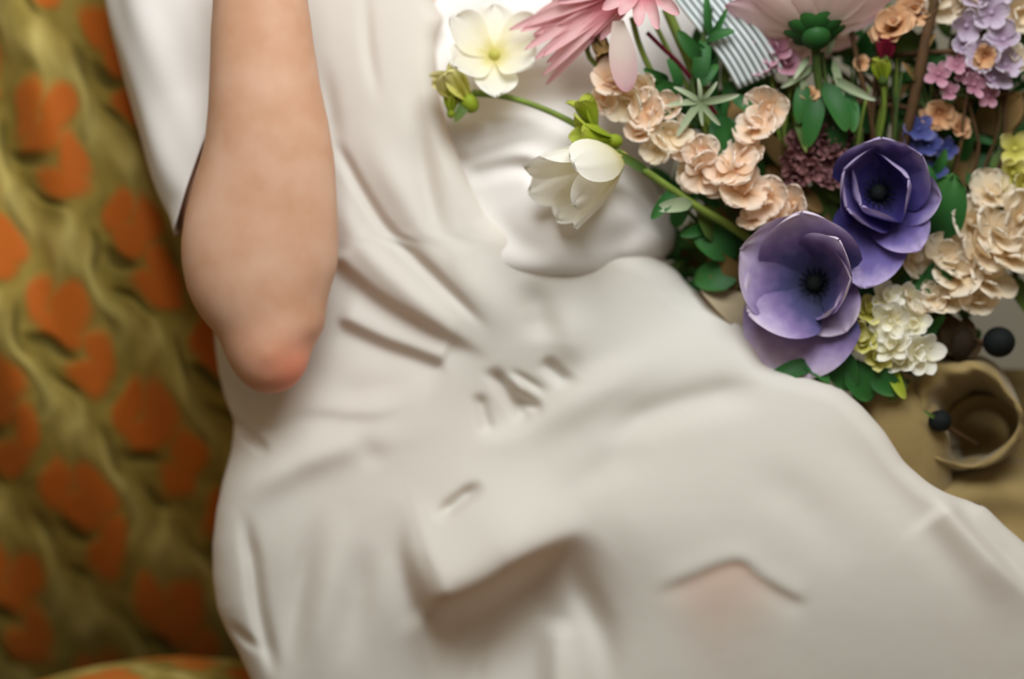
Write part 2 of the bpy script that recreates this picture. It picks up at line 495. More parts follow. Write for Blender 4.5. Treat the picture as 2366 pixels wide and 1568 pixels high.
def seat_place(x, y, r):
    # rounded cushion; rows run from the rear (y small) over the top to the front face
    t = (y - 1400) / 700.0
    h = -420 + 380 * min(t, 0.8) / 0.8
    py = 1500 + 22 * math.cos((x - 560) / 170.0) + 70 * t + 110 * t * t + (0 if t < 0.8 else (t - 0.8) * 1500)
    py += 160 * max(0, (420 - x) / 500.0) ** 1.3
    return at(x, py, h + r)
brocade_sheet('seat_cushion', np.arange(-420, 1900, 14.0), np.arange(1400, 2101, 14.0), seat_place, chair, 6)
z_seat = at(600, 1900, 0).z
link('seat_frame', box_mesh('seat_frame', -0.42, 0.28, -0.06, 0.14, 0.30, 0.36, 0.01), M['wood'], chair)
for lx in (-0.40, 0.26):
    for ly in (-0.04, 0.12):
        bm = bmesh.new()
        bmesh.ops.create_cone(bm, cap_ends=True, segments=16, radius1=0.014, radius2=0.024, depth=0.31)
        me = bpy.data.meshes.new('leg'); bm.to_mesh(me); bm.free()
        link('leg', me, M['wood'], chair, world_of(chair).inverted() @ Matrix.Translation((lx, ly, 0.155)))

# ------------------------------------------------------------------ the sitter
person = tag(empty('person', at(1000, 1500, -100)), 'seated person in a cream draped dress, bare forearm raised, elbow on the hip', 'person')

# body: bent arm, trunk and thighs grown into one surface
tubes = [
    # forearm, elbow to wrist
    [(694, 876, 172, 22, 1), (684, 868, 170, 50, 1), (652, 840, 160, 95, 0.92), (634, 800, 152, 114, 0.88), (626, 745, 148, 129, 0.82), (606, 655, 150, 171, 0.7),
     (601, 560, 160, 180, 0.67), (611, 460, 174, 168, 0.68), (620, 340, 190, 147, 0.74), (611, 200, 206, 127, 0.8), (601, 0, 228, 109, 0.78), (598, -160, 244, 98, 0.74), (596, -260, 252, 84, 0.7)],
    # upper arm, elbow to shoulder
    [(680, 840, 150, 40, 1), (668, 825, 140, 60, 1), (645, 795, 115, 84, 1), (622, 740, 90, 96, 1), (580, 650, 80, 128, 0.9), (562, 570, 62, 132, 0.9), (540, 460, 20, 130, 1), (480, 300, -50, 128, 1), (415, 0, -90, 132, 1), (470, -260, -150, 140, 1), (620, -330, -200, 130, 1)],
    # trunk
    [(820, -330, -240, 200, 0.6), (860, 0, -220, 260, 0.6), (900, 400, -190, 250, 0.62), (920, 800, -160, 270, 0.62), (900, 1150, -120, 320, 0.6), (900, 1350, -110, 280, 0.6)],
    # thighs
    [(760, 1250, -110, 150, 1), (1200, 1220, -130, 130, 1), (1600, 1150, -20, 125, 1), (1850, 1100, 70, 110, 1), (2050, 1300, 90, 90, 1), (2250, 1650, 60, 80, 1)],
    [(900, 1300, -60, 150, 1), (1250, 1600, -130, 120, 1), (1650, 1600, 40, 110, 1), (1760, 1680, 80, 100, 1), (1800, 1900, 160, 85, 1)],
    # far upper arm and forearm inside the sleeve
    [(900, -330, -230, 120, 1), (1200, -280, -210, 120, 1), (1270, 0, -160, 105, 1), (1250, 350, -90, 100, 1), (1270, 500, -50, 95, 1), (1380, 540, -40, 75, 1), (1470, 560, -60, 50, 1)],
]
bm = bmesh.new()
for tb in tubes:
    V, F = loft_mesh(tb, 28, 50)
    vs = [bm.verts.new(v) for v in V]
    for f in F: bm.faces.new([vs[i] for i in f])
bmesh.ops.recalc_face_normals(bm, faces=bm.faces[:])
tmp = bpy.data.meshes.new('body_raw'); bm.to_mesh(tmp); bm.free()
to = bpy.data.objects.new('body_raw', tmp); col.objects.link(to)
rm = to.modifiers.new('r', 'REMESH'); rm.mode = 'VOXEL'; rm.voxel_size = 0.0035
sm = to.modifiers.new('s', 'SMOOTH'); sm.iterations = 26; sm.factor = 0.6
dg = bpy.context.evaluated_depsgraph_get()
body_me = bpy.data.meshes.new_from_object(to.evaluated_get(dg))
bpy.data.objects.remove(to, do_unlink=True)
body_me.name = 'body'
body_me.polygons.foreach_set('use_smooth', [True] * len(body_me.polygons))
co = np.empty(len(body_me.vertices) * 3); body_me.vertices.foreach_get('co', co); co = co.reshape(-1, 3)
e0 = np.array(at(690, 872, 200)); e1 = np.array(at(505, 620, 60))
fl = 0.85 * np.exp(-((co - e0) ** 2).sum(1) / (95 * S) ** 2)
fa = body_me.attributes.new('flush', 'FLOAT', 'POINT'); fa.data.foreach_set('value', fl.astype(np.float32))
body_me.materials.clear()
body = link('body', body_me, M['skin'], person)
body['label'] = 'bare bent arm with raised forearm and flushed elbow'

# the dress -----------------------------------------------------------------
L_edge = [(480, -300), (490, 300), (488, 650), (497, 800), (505, 860), (520, 920), (542, 975), (535, 1040), (515, 1110), (500, 1180), (491, 1260), (492, 1340),
          (503, 1410), (525, 1460), (548, 1500), (575, 1560), (610, 1640), (640, 1760)]
R_edge = [(985, -300), (1000, 0), (1026, 45), (1004, 95), (1012, 200), (1032, 290), (1062, 370), (1092, 440), (1125, 505), (1220, 545), (1470, 575), (1560, 620), (1590, 660), (1650, 700),
          (1710, 745), (1742, 800), (1765, 848), (1850, 869), (1931, 888), (1990, 936), (2043, 995), (2088, 1066), (2148, 1118), (2200, 1146), (2271, 1164), (2323, 1216), (2366, 1252), (2450, 1340), (2560, 1480), (2640, 1760)]
base = [(480, -300, -170), (750, -300, -110), (985, -300, -100), (480, 0, -120), (720, 0, -40), (900, 0, -5), (1000, 0, -5), (480, 300, -110), (760, 300, 0), (950, 300, 55), (1040, 330, 50),
        (490, 600, -70), (640, 600, -10), (780, 600, 30), (1000, 600, 80), (1130, 540, 70), (505, 850, -20), (650, 900, 10), (900, 850, 62), (1150, 800, 92), (1300, 690, 90), (1500, 650, 80), (1620, 720, 70),
        (550, 1000, 20), (700, 1000, 70), (900, 1000, 115), (1200, 940, 85), (1400, 900, 150), (1650, 800, 170), (1800, 900, 270), (2000, 1050, 340), (2300, 1350, 380), (1500, 1050, 255), (1250, 1100, 195), (1000, 1150, 175),
        (600, 1250, 130), (520, 1300, 90), (800, 1300, 190), (1050, 1330, 280), (1200, 1230, 275), (1450, 1200, 315), (1700, 1200, 372), (2000, 1300, 400), (2400, 1600, 340), (1700, 1400, 385), (1800, 1700, 340),
        (1260, 1420, 150), (1290, 1510, 185), (1150, 1490, 115), (1000, 1540, 165), (700, 1550, 190), (540, 1550, 90), (1460, 1580, 300), (620, 1750, 150), (1300, 1750, 240), (2100, 1700, 340), (2640, 1760, 290)]
T = (0.45, 0.45)
strokes = [
    # bodice: folds sweeping from the shoulder to the gathered waist
    ('s', 40, 12, 75, [(772, 596), (830, 648), (900, 700), (1020, 768), (1150, 836)], (0.05, 0.3)),
    ('s', 36, 11, 60, [(772, 735), (880, 786), (960, 815), (1030, 842)], (0.1, 0.08)),
    ('v', 20, 13, 0, [(772, 320), (830, 430), (900, 535), (1010, 645), (1140, 775)], (0.15, 0.25)),
    ('v', 13, 24, 0, [(950, 150), (975, 350), (1002, 500), (1050, 660)], (0.4, 0.3)),
    ('r', 20, 42, 0, [(820, 260), (940, 470), (1060, 640), (1180, 790)], (0.3, 0.3)),
    ('r', 16, 30, 0, [(770, 420), (830, 560), (950, 680), (1100, 790)], (0.3, 0.3)),
    ('r', 12, 40, 0, [(1010, 150), (1030, 400), (1090, 620), (1200, 780)], (0.3, 0.3)),
    ('v', 12, 20, 0, [(745, 120), (765, 260), (790, 400)], T),
    ('v', 9, 16, 0, [(840, -100), (850, 100), (880, 260)], T),
    ('v', 20, 36, 0, [(1215, 640), (1245, 720), (1250, 800)], (0.4, 0.4)),
    ('r', 14, 40, 0, [(1290, 680), (1320, 780), (1300, 850)], T),
    # gathers at the waist
    ('v', 30, 16, 0, [(1132, 850), (1175, 905), (1218, 975)], (0.25, 0.12)),
    ('v', 26, 13, 0, [(1190, 912), (1218, 930), (1250, 948)], (0.3, 0.12)),
    ('v', 24, 15, 0, [(1250, 828), (1280, 855), (1314, 890)], (0.4, 0.12)),
    ('v', 18, 14, 0, [(1105, 905), (1115, 950), (1130, 1002)], (0.3, 0.15)),
    ('v', 12, 9, 0, [(1175, 850), (1220, 880), (1270, 915)], T),
    ('r', 12, 16, 0, [(1160, 860), (1190, 890), (1230, 930)], T),
    ('s', 26, 16, 70, [(1480, 800), (1300, 905), (1200, 985), (1080, 1025)], (0.4, 0.3)),
    ('v', 8, 34, 0, [(740, 915), (860, 905), (1000, 860)], T),
    ('s', 16, 16, 50, [(610, 985), (700, 955), (860, 962), (960, 930)], (0.5, 0.4)),
    # skirt, left
    ('v', 30, 11, 0, [(530, 970), (570, 1000), (625, 1052)], (0.05, 0.3)),
    ('r', 22, 46, 0, [(545, 1190), (620, 1110), (760, 1040), (960, 970)], T),
    ('v', 8, 30, 0, [(800, 1010), (850, 1040), (880, 1090)], T),
    ('s', 9, 26, 80, [(575, 1180), (690, 1090), (860, 1045), (1080, 990)], T),
    ('v', 22, 17, 0, [(560, 1170), (583, 1300), (600, 1420), (640, 1580)], (0.3, 0.2)),
    ('v', 17, 26, 0, [(745, 1160), (705, 1300), (680, 1440), (665, 1600)], T),
    ('r', 14, 34, 0, [(800, 1160), (770, 1300), (740, 1460), (730, 1600)], T),
    ('v', 14, 12, 0, [(520, 1430), (560, 1470), (612, 1512)], T),
    ('v', 14, 34, 0, [(850, 1240), (830, 1380), (800, 1560)], T),
    # the crease and the turned-over flap in the lap
    ('v', 36, 15, 0, [(1000, 1203), (1060, 1158), (1118, 1112)], (0.35, 0.35)),
    ('s', 40, 20, 60, [(945, 1150), (938, 1270), (965, 1360), (1010, 1430)], (0.4, 0.2)),
    ('s', 150, 22, 150, [(960, 1432), (1040, 1412), (1130, 1372), (1240, 1300), (1375, 1212)], (0.3, 0.35)),
    ('v', 26, 34, 0, [(1360, 1230), (1340, 1340), (1390, 1470), (1420, 1640)], T),
    ('r', 28, 34, 0, [(1290, 1420), (1285, 1500), (1290, 1640)], (0.4, 0.1)),
    ('v', 16, 26, 0, [(1150, 1430), (1100, 1520), (1090, 1640)], T),
    # long folds toward the knee
    ('r', 16, 44, 0, [(1130, 1030), (1300, 955), (1450, 865), (1650, 775)], T),
    ('v', 24, 38, 0, [(1390, 1040), (1490, 962), (1660, 912), (1780, 905)], (0.35, 0.35)),
    ('v', 12, 40, 0, [(1250, 1180), (1400, 1080), (1500, 1010)], T),
    ('v', 12, 44, 0, [(1880, 960), (2020, 1090), (2180, 1270), (2300, 1450)], T),
    ('v', 9, 50, 0, [(1700, 1080), (1850, 1160), (1980, 1330)], T),
    ('s', 11, 12, 40, [(1500, 1375), (1580, 1338), (1700, 1296), (1762, 1336), (1820, 1372), (1876, 1396)], (0.2, 0.15)),
    ('s', -52, 12, 80, [(2185, 1150), (2240, 1215), (2320, 1300), (2430, 1420)], (0.1, 0.4)),
]
def sheer(X, Y):
    d, t = poly_dist(X, Y, catmull([(1480, 1385), (1580, 1338), (1700, 1296), (1762, 1336), (1876, 1396)], 30))
    inside = sstep(-4, 6, d) * np.exp(-(np.abs(d) / 170) ** 2) * sstep(0.0, 0.4, t) * (1 - sstep(0.6, 1.0, t))
    return np.clip(inside, 0, 1)
dress = cloth_sheet('dress', -300, 1760, 5, L_edge, R_edge, base, strokes, 70, 46, M['dress'], person, 330, 420, ('sheer', sheer), amp=1.12)
dress['label'] = 'cream draped dress gathered at the waist'

# near sleeve round the upper arm, cut off on the slant above the elbow
def near_sleeve():
    st = [(395, -330, -95, 160), (392, -150, -92, 158), (402, 0, -88, 156), (430, 120, -75, 154), (462, 250, -58, 150), (502, 370, -12, 156), (540, 460, 24, 152), (560, 545, 62, 152), (566, 600, 80, 150)]
    NR, NS = 110, 72
    V, F = loft_mesh(st, NS, NR, caps=False)
    C = catmull(st, NR)
    out = []
    for i in range(NR):
        t = i / (NR - 1)
        ctr = at(*C[i][:3])
        for k in range(NS):
            a = 2 * math.pi * k / NS
            v = Vector(V[i * NS + k])
            w = 0.018 * math.sin(5 * a + 7 * t) + 0.016 * math.sin(9 * a - 11 * t + 1) + 0.02 * math.sin(3 * a + 3 * t + 2) * t
            w *= (1 - t ** 3)
            out.append(ctr + (v - ctr) * (1.01 + w))
    up = RC @ Vector((0, 1, 0)); right = RC @ Vector((1, 0, 0))
    # the hem runs on the slant: long on the outside, short toward the elbow crook
    p0 = at(412, 545, 0); p1 = at(492, 330, 0)
    n = Vector(((p1 - p0).dot(right), (p1 - p0).dot(up)))
    n = Vector((n.y, -n.x)).normalized()
    nw = right * n.x + up * n.y
    me = mesh_from('sleeve', out, grid_faces(NR, NS, True))
    bm = bmesh.new(); bm.from_mesh(me)
    bmesh.ops.bisect_plane(bm, geom=bm.verts[:] + bm.edges[:] + bm.faces[:], plane_co=p0, plane_no=nw, clear_outer=True)
    bm.to_mesh(me); bm.free()
    me.polygons.foreach_set('use_smooth', [True] * len(me.polygons))
    o = link('sleeve', me, M['sleeve'], person)
    so = o.modifiers.new('hem', 'SOLIDIFY'); so.thickness = 0.0012; so.offset = -1
    o['label'] = 'white sleeve over the upper arm beside the brocade chair'
near_sleeve()

# far sleeve, behind the freesia spray
sl_left = [(930, -300), (940, 300), (1000, 400), (1060, 470), (1110, 560), (1170, 610), (1235, 640)]
sl_right = [(1660, -300), (1630, 100), (1570, 300), (1552, 420), (1575, 500), (1560, 570), (1535, 600), (1480, 622), (1420, 640)]
sl_base = [(930, -300, -190), (1250, -300, -150), (1660, -300, -210), (960, 100, -75), (1200, 100, -20), (1400, 100, -25), (1620, 100, -120), (1000, 300, -15), (1200, 300, 55), (1400, 350, 70), (1560, 400, -30),
           (1090, 500, 5), (1200, 500, 80), (1300, 520, 140), (1450, 520, 130), (1560, 520, 30), (1240, 620, 140), (1400, 620, 150), (1540, 590, 110)]
sl_strokes = [
    ('v', 24, 17, 0, [(1030, 382), (1150, 348), (1270, 322)], (0.1, 0.4)),
    ('v', 26, 20, 0, [(1065, 408), (1200, 385), (1255, 420), (1310, 500)], (0.1, 0.4)),
    ('r', 22, 26, 0, [(1020, 310), (1150, 285), (1290, 250)], (0.1, 0.4)),
    ('r', 16, 22, 0, [(1060, 365), (1200, 350), (1330, 440)], (0.1, 0.4)),
    ('v', 16, 22, 0, [(1000, 70), (1080, 45), (1200, -10), (1300, -60)], (0.05, 0.3)),
    ('v', 16, 26, 0, [(1020, 270), (1090, 250), (1160, 215)], T),
    ('r', 20, 40, 0, [(1520, 400), (1430, 470), (1330, 540), (1230, 570)], T),
    ('v', 22, 34, 0, [(1560, 470), (1460, 540), (1360, 580)], T),
    ('v', 14, 30, 0, [(1350, 150), (1330, 260), (1300, 330)], T),
    ('v', 18, 30, 0, [(1140, 480), (1200, 560), (1300, 600)], T),
]
o = cloth_sheet('sleeve', -300, 640, 5, sl_left, sl_right, sl_base, sl_strokes, 0, 150, M['sleeve'], person, 150, 160, None, 64, amp=0.75)
o['label'] = 'sheer white sleeve of the far arm behind the freesia spray'

# ------------------------------------------------------------------ flowers: building blocks
PX = S
def petal_mesh(name, L, W, curl=0.4, cup=0.25, ruffle=0.0, tip=0.6, waist=0.25, nu=9, nv=11, notch=0.0, kr=3, twist=0.0, seed=0):
    """petal along +y from its base at the origin, inner face up; L, W in units"""
    r = random.Random(seed); ph = r.random() * 6.28
    V = []; al = []
    y = z = 0.0; ang = 0.0; prev = 0.0
    for i in range(nv):
        t = 1 - (1 - i / (nv - 1)) ** 1.7
        ds = (t - prev) * L * PX; prev = t
        ang = curl * (t - 0.5) * 2
        y += math.cos(ang * (1 if curl else 0)) * ds; z += math.sin(ang) * ds
        # outline: narrow claw, broad blade, rounded or pointed end
        wv = (waist + (1 - waist) * math.sin(min(1.0, t / (1 - tip * 0.55)) * math.pi / 2) ** 1.2)
        e = max(0.0, (t - (1 - tip * 0.55)) / (tip * 0.55))
        wv *= math.sqrt(max(0.0, 1 - e ** 2.2)) if e < 1 else 0.0
        wv = max(wv, 0.04)
        for j in range(nu):
            u = -1 + 2 * j / (nu - 1)
            x = u * wv * W / 2 * PX
            zz = z + cup * (u * u) * wv * W / 2 * PX * (0.4 + 0.6 * t)
            zz += ruffle * W * PX * math.sin(kr * math.pi * u + ph) * t * t * 0.5
            yy = y - notch * L * PX * (1 - abs(u)) ** 2 * (1 if t > 0.92 else 0)
            yy += ruffle * L * PX * 0.25 * math.sin(kr * 1.7 * u + ph * 2) * t ** 3
            ct, st_ = math.cos(twist * t), math.sin(twist * t)
            V.append((x * ct - (zz - z) * st_, yy, z + x * st_ + (zz - z) * ct))
            al.append(min(1.0, t * (0.85 + 0.15 * u * u)))
    me = mesh_from(name, V, grid_faces(nv, nu))
    a = me.attributes.new('along', 'FLOAT', 'POINT'); a.data.foreach_set('value', np.array(al, np.float32))
    return me

def facing(d, spin=0.0):
    """rotation whose z axis points along d (camera right, up, toward)"""
    d = Vector(d).normalized()
    q = Vector((0, 0, 1)).rotation_difference(d)
    return RC @ q.to_matrix() @ Matrix.Rotation(spin, 3, 'Z')

def petal_local(angle, tilt, r0=0.0, z0=0.0, s=1.0, roll=0.0):
    """angle round the axis, tilt from the axis (0 closed, 90 flat)"""
    m = Matrix.Rotation(angle, 4, 'Z') @ Matrix.Translation((0, r0 * PX, z0 * PX)) @ Matrix.Rotation(math.radians(90 - tilt), 4, 'X') @ Matrix.Rotation(roll, 4, 'Y')
    return m @ Matrix.Diagonal((s, s, s, 1))

_ball = {}
def ball_mesh(name, r, squash=1.0, seg=12, rings=8, bump=0.0):
    bm = bmesh.new(); bmesh.ops.create_uvsphere(bm, u_segments=seg, v_segments=rings, radius=r * PX)
    for v in bm.verts:
        v.co.z *= squash
        if bump: v.co *= 1 + bump * math.sin(v.co.x * 9 / (r * PX)) * math.sin(v.co.y * 8 / (r * PX) + 1)
    me = bpy.data.meshes.new(name); bm.to_mesh(me); bm.free()
    me.polygons.foreach_set('use_smooth', [True] * len(me.polygons))
    a = me.attributes.new('along', 'FLOAT', 'POINT')
    a.data.foreach_set('value', np.full(len(me.vertices), 0.35, np.float32))
    return me

BUNDLE = (1960, 830, 40)
def stem_to_bundle(root, p, mat='stem_dark', r=7, bend=0.5):
    x, y, h = p; bx, by, bh = BUNDLE
    pts = [(x, y, h, r * 0.9), (x + (bx - x) * 0.25, y + (by - y) * (0.2 + 0.15 * bend), h - 40, r), (x + (bx - x) * 0.6, y + (by - y) * 0.6, (h + bh) / 2 - 60, r), (bx + (x - bx) * 0.06, by + (y - by) * 0.05, bh - 40, r)]
    return tube('stem', pts, M[mat], root, 6, 14)

FLORETS = {}
def floret_meshes(key, L, W, mat, **kw):
    if key not in FLORETS:
        ms = []
        for i in range(4):
            me = petal_mesh(key + '_petal', L, W, seed=i, **kw); me.materials.append(M[mat]); ms.append(me)
        ctr = ball_mesh(key + '_heart', L * 0.16); ctr.materials.append(M[mat])
        FLORETS[key] = (ms, ctr)
    return FLORETS[key]

def floret(parent, key, p, d, n=5, tilt=65, scale=1.0, rg=rnd, inner=0):
    ms, ctr = FLORETS[key]
    rot = facing(d, rg.random() * 6.28)
    w = Matrix.Translation(at(*p)) @ rot.to_4x4()
    b = link('blossom', ctr, None, parent, world_of(parent).inverted() @ w @ Matrix.Scale(scale, 4))
    for k in range(n):
        link('petal', ms[rg.randrange(4)], None, b, petal_local(2 * math.pi * k / n + rg.uniform(-.2, .2), tilt + rg.uniform(-14, 14), 2, 0, rg.uniform(0.85, 1.1), rg.uniform(-.25, .25)))
    for k in range(inner):
        link('petal', ms[rg.randrange(4)], None, b, petal_local(2 * math.pi * (k + .5) / inner, tilt - 35 + rg.uniform(-10, 10), 1, 2, rg.uniform(0.55, 0.75), rg.uniform(-.3, .3)))
    return b

def cluster(name, label, cat, group, pts, key, d0=(0, 0.1, 1), n=5, tilt=65, inner=0, spread=0.5, stem='stem_dark', root_i=-1, scale=1.0, keys=None, seed=1, stempts=None):
    rg = random.Random(seed)
    base = pts[root_i]
    root = tag(empty(name, at(*base[:3])), label, cat, group)
    for i, p in enumerate(pts):
        d = (d0[0] + rg.uniform(-spread, spread), d0[1] + rg.uniform(-spread, spread), d0[2])
        sc_ = (p[3] if len(p) > 3 else 1.0) * scale
        k = keys[i] if keys else key
        floret(root, k, p[:3], d, n, tilt, sc_, rg, inner)
    sp = stempts or [(p[0], p[1], p[2] - 35, 6) for p in pts[:: max(1, len(pts) // 4)]]
    tube('stem', sp, M[stem], root, 6)
    return root

FG = 'flowers and foliage of the bouquet'
floret_meshes('peach', 60, 66, 'peach', curl=0.3, cup=0.18, ruffle=0.16, tip=0.7, waist=0.3)
floret_meshes('cream', 66, 70, 'cream', curl=0.3, cup=0.18, ruffle=0.16, tip=0.7, waist=0.3)
floret_meshes('white', 50, 36, 'white', curl=0.35, cup=0.35, ruffle=0.08, tip=1.0, waist=0.3)
floret_meshes('lime', 44, 34, 'limepetal', curl=0.3, cup=0.4, ruffle=0.1, tip=0.9, waist=0.35)
floret_meshes('lilac', 46, 40, 'lilac', curl=0.4, cup=0.3, ruffle=0.15, tip=0.7)
floret_meshes('rose', 36, 26, 'rose', curl=0.4, cup=0.3, ruffle=0.15, tip=0.8)
floret_meshes('blue', 40, 30, 'blue', curl=0.4, cup=0.3, ruffle=0.1, tip=0.9)
floret_meshes('maroon', 38, 22, 'maroon', curl=0.4, cup=0.4, ruffle=0.2, tip=0.9)
floret_meshes('orange', 62, 64, 'orange', curl=-0.5, cup=0.45, ruffle=0.08, tip=0.6)

LEAF = {}
def leaf_mesh(kind, mat):
    k = (kind, mat)
    if k not in LEAF:
        kw = dict(lance=dict(L=110, W=40, curl=-0.5, cup=0.35, tip=1.3, waist=0.15),
                  broad=dict(L=110, W=74, curl=-0.5, cup=0.3, ruffle=0.12, tip=1.1, waist=0.15),
                  thin=dict(L=110, W=22, curl=-0.3, cup=0.4, tip=1.4, waist=0.2))[kind]
        me = petal_mesh('leaf_' + kind, nu=7, nv=9, **kw); me.materials.append(M[mat]); LEAF[k] = me
    return LEAF[k]

def leaf(parent, p, ang, L, kind='lance', mat='leaf_dark', lean=0.3, roll=0.0, name='leaf'):
    """leaf from its foot at p, pointing at screen angle ang (degrees, 0 right, 90 up), lean toward the camera"""
    a = math.radians(ang)
    y = Vector((math.cos(a), math.sin(a), lean)).normalized()
    z = Vector((0, 0, 1)); x = y.cross(z).normalized(); z = x.cross(y).normalized()
    R3 = RC @ Matrix((x, y, z)).transposed() @ Matrix.Rotation(roll, 3, 'Y')
    w = Matrix.Translation(at(*p)) @ R3.to_4x4() @ Matrix.Scale(L / 110.0, 4)
    return link(name, leaf_mesh(kind, mat), None, parent, world_of(parent).inverted() @ w)

def sprig(label, stem, leaves, kind='lance', mat='leaf_dark', stem_mat='stem_dark', r=5, name='leafy_sprig', cat='leaves'):
    root = tag(empty(name, at(*stem[-1][:3])), label, cat, FG)
    tube('stem', [(x, y, h, r) for x, y, h in stem], M[stem_mat], root, 6)
    for lf in leaves:
        x, y, h, ang, L = lf[:5]
        leaf(root, (x, y, h), ang, L, lf[5] if len(lf) > 5 else kind, lf[6] if len(lf) > 6 else mat, rnd.uniform(-.1, .5), rnd.uniform(-.5, .5))
    return root

# ------------------------------------------------------------------ the two big purple blooms
def purple_bloom(label, p, d, spin, layers, mat, size, stem_p, heart=True):
    root = tag(empty('purple_anemone', at(*p), facing(d, spin)), label, 'flower', 'purple blooms of the bouquet')
    for i, (ang, tilt, L, W, curl, cup, r0, z0, roll) in enumerate(layers):
        me = petal_mesh('petal', L * size, W * size, curl=curl, cup=cup, ruffle=0.04, tip=1.25, waist=0.4, nu=15, nv=17, seed=i + int(p[0]))
        me.materials.append(M[mat])
        link('petal', me, None, root, petal_local(math.radians(ang), tilt, r0, z0, 1, roll))
    if heart:
        h = link('flower_heart', ball_mesh('flower_heart', 20 * size, 0.8, 16, 10, 0.1), M['berry'], root, Matrix.Translation((0, 0, 10 * PX)))
        st = mesh_from('stamen', *loft_mesh([(0, 0, 0, 0.0005), (0, 0.002, 0.004, 0.0005), (0, 0.004, 0.007, 0.0008)], 6, 6, True, False))
        st.materials.append(M['berry'])
        for k in range(14):
            link('stamen', st, None, root, Matrix.Rotation(k * 2 * math.pi / 14, 4, 'Z') @ Matrix.Translation((0, 18 * size * PX, 2 * PX)))
    stem_to_bundle(root, stem_p, r=8)
    return root
# ang: 0 = up, counter-clockwise
purple_bloom('larger pale-rimmed purple anemone with open cup, lowest of the two purple blooms', (1884, 655, 140), (-0.28, 0.10, 1), 0, [
    (4, 46, 195, 230, 0.3, 0.4, 8, 0, 0), (66, 56, 195, 250, 0.3, 0.4, 8, 0, 0), (118, 60, 175, 220, 0.3, 0.4, 8, 0, 0),
    (-44, 34, 190, 160, 0.45, 0.5, 8, 0, 0), (-92, 38, 150, 150, 0.5, 0.5, 10, 0, 0.1), (160, 88, 215, 270, -0.15, 0.15, 8, -16, 0), (212, 78, 130, 150, 0.3, 0.3, 8, -10, 0), (222, 46, 100, 110, 1.1, 0.5, 26, 4, 0.2)], 'purple', 1.0, (1890, 690, 60))
purple_bloom('dark violet anemone with rolled inner petals, upper of the two purple blooms', (2030, 446, 130), (-0.10, 0.04, 1), 0, [
    (0, 50, 150, 210, 0.6, 0.4, 8, 0, 0), (60, 48, 125, 190, 0.6, 0.5, 8, 0, 0), (118, 46, 120, 180, 0.6, 0.5, 8, 0, 0), (-52, 52, 150, 170, 0.6, 0.4, 8, 0, 0),
    (-98, 64, 150, 140, 0.5, 0.5, 8, 0, 0.2), (170, 72, 225, 180, 0.15, 0.2, 8, -8, 0), (212, 66, 170, 140, 0.3, 0.3, 8, -6, 0), (-70, 30, 110, 170, 0.8, 0.8, 20, 4, 0), (130, 30, 100, 170, 0.8, 0.8, 16, 4, 0)], 'violet', 1.0, (2035, 480, 60))

# ------------------------------------------------------------------ pink daisies at the top edge
def pink_spider():
    root = tag(empty('pink_daisy', at(1482, -40, 190), facing((-0.25, -0.1, 1))), 'pink daisy with narrow petals and red heart over the white sleeve', 'flower', FG)
    rg = random.Random(3)
    for i in range(30):
        ang = 64 + i * 2.75      # 0 up, counter-clockwise
        L = (200 if ang < 104 else 290) * rg.uniform(.82, 1.06) if ang < 138 else 190 * rg.uniform(.7, 1.0)
        me = petal_mesh('petal', L, rg.uniform(22, 36), curl=rg.uniform(-.5, .3), cup=0.6, ruffle=0.06, tip=1.0, waist=0.35, seed=i)
        me.materials.append(M['pink'])
        link('petal', me, None, root, petal_local(math.radians(ang), rg.uniform(76, 98), 16, rg.uniform(-8, 8), 1, rg.uniform(-.6, .6)))
    for i in range(14):
        me = petal_mesh('petal', rg.uniform(90, 130), 32, curl=0.3, cup=0.5, tip=1.0, waist=0.35, seed=i)
        me.materials.append(M['pink'])
        link('petal', me, None, root, petal_local(i * 0.45, rg.uniform(50, 70), 8, 8, 1, rg.uniform(-.4, .4)))
    link('flower_heart', ball_mesh('flower_heart', 42, 0.5, 16, 10, 0.1), M['red'], root, Matrix.Translation((0, 0, 6 * PX)))
    me = petal_mesh('petal', 160, 62, curl=-0.2, cup=0.4, tip=0.8, waist=0.4); me.materials.append(M['blush'])
    leafm = Matrix.Translation(at(1428, 48, 205)) @ (RC @ Matrix.Rotation(math.radians(187), 3, 'Z')).to_4x4()
    link('petal', me, None, root, world_of(root).inverted() @ leafm)
    stem_to_bundle(root, (1500, 30, 120), 'stem', 6)
pink_spider()

def blush_daisy():
    root = tag(empty('pink_daisy', at(1884, 74, 160), facing((-0.05, 0.86, -0.5))), 'large blush pink daisy seen from below with green calyx', 'flower', FG)
    rg = random.Random(5)
    for ring, (n, tilt, L) in enumerate(((11, 70, 195), (11, 52, 200))):
        for k in range(n):
            me = petal_mesh('petal', L * rg.uniform(.92, 1.08), rg.uniform(72, 92), curl=rg.uniform(0.1, 0.5), cup=0.3, ruffle=0.07, tip=0.75, waist=0.35, seed=k + 20 * ring)
            me.materials.append(M['blush'])
            link('petal', me, None, root, petal_local(2 * math.pi * (k + ring * .5) / n, tilt + rg.uniform(-5, 5), 14, ring * 4, 1, rg.uniform(-.2, .2)))
    for k in range(9):
        me = petal_mesh('sepal', 74, 40, curl=0.5, cup=0.4, tip=1.0, waist=0.5, seed=k); me.materials.append(M['leaf_dark'])
        link('sepal', me, None, root, petal_local(k * 0.7, 70, 6, -14, 1))
    link('calyx', ball_mesh('calyx', 34, 0.8), M['leaf_dark'], root, Matrix.Translation((0, 0, -14 * PX)))
    tube('stem', [(1884, 80, 150, 11), (1888, 160, 130, 10), (1902, 260, 100, 9), (1930, 420, 40, 9), (1955, 700, 0, 9)], M['stem_dark'], root, 8)
blush_daisy()

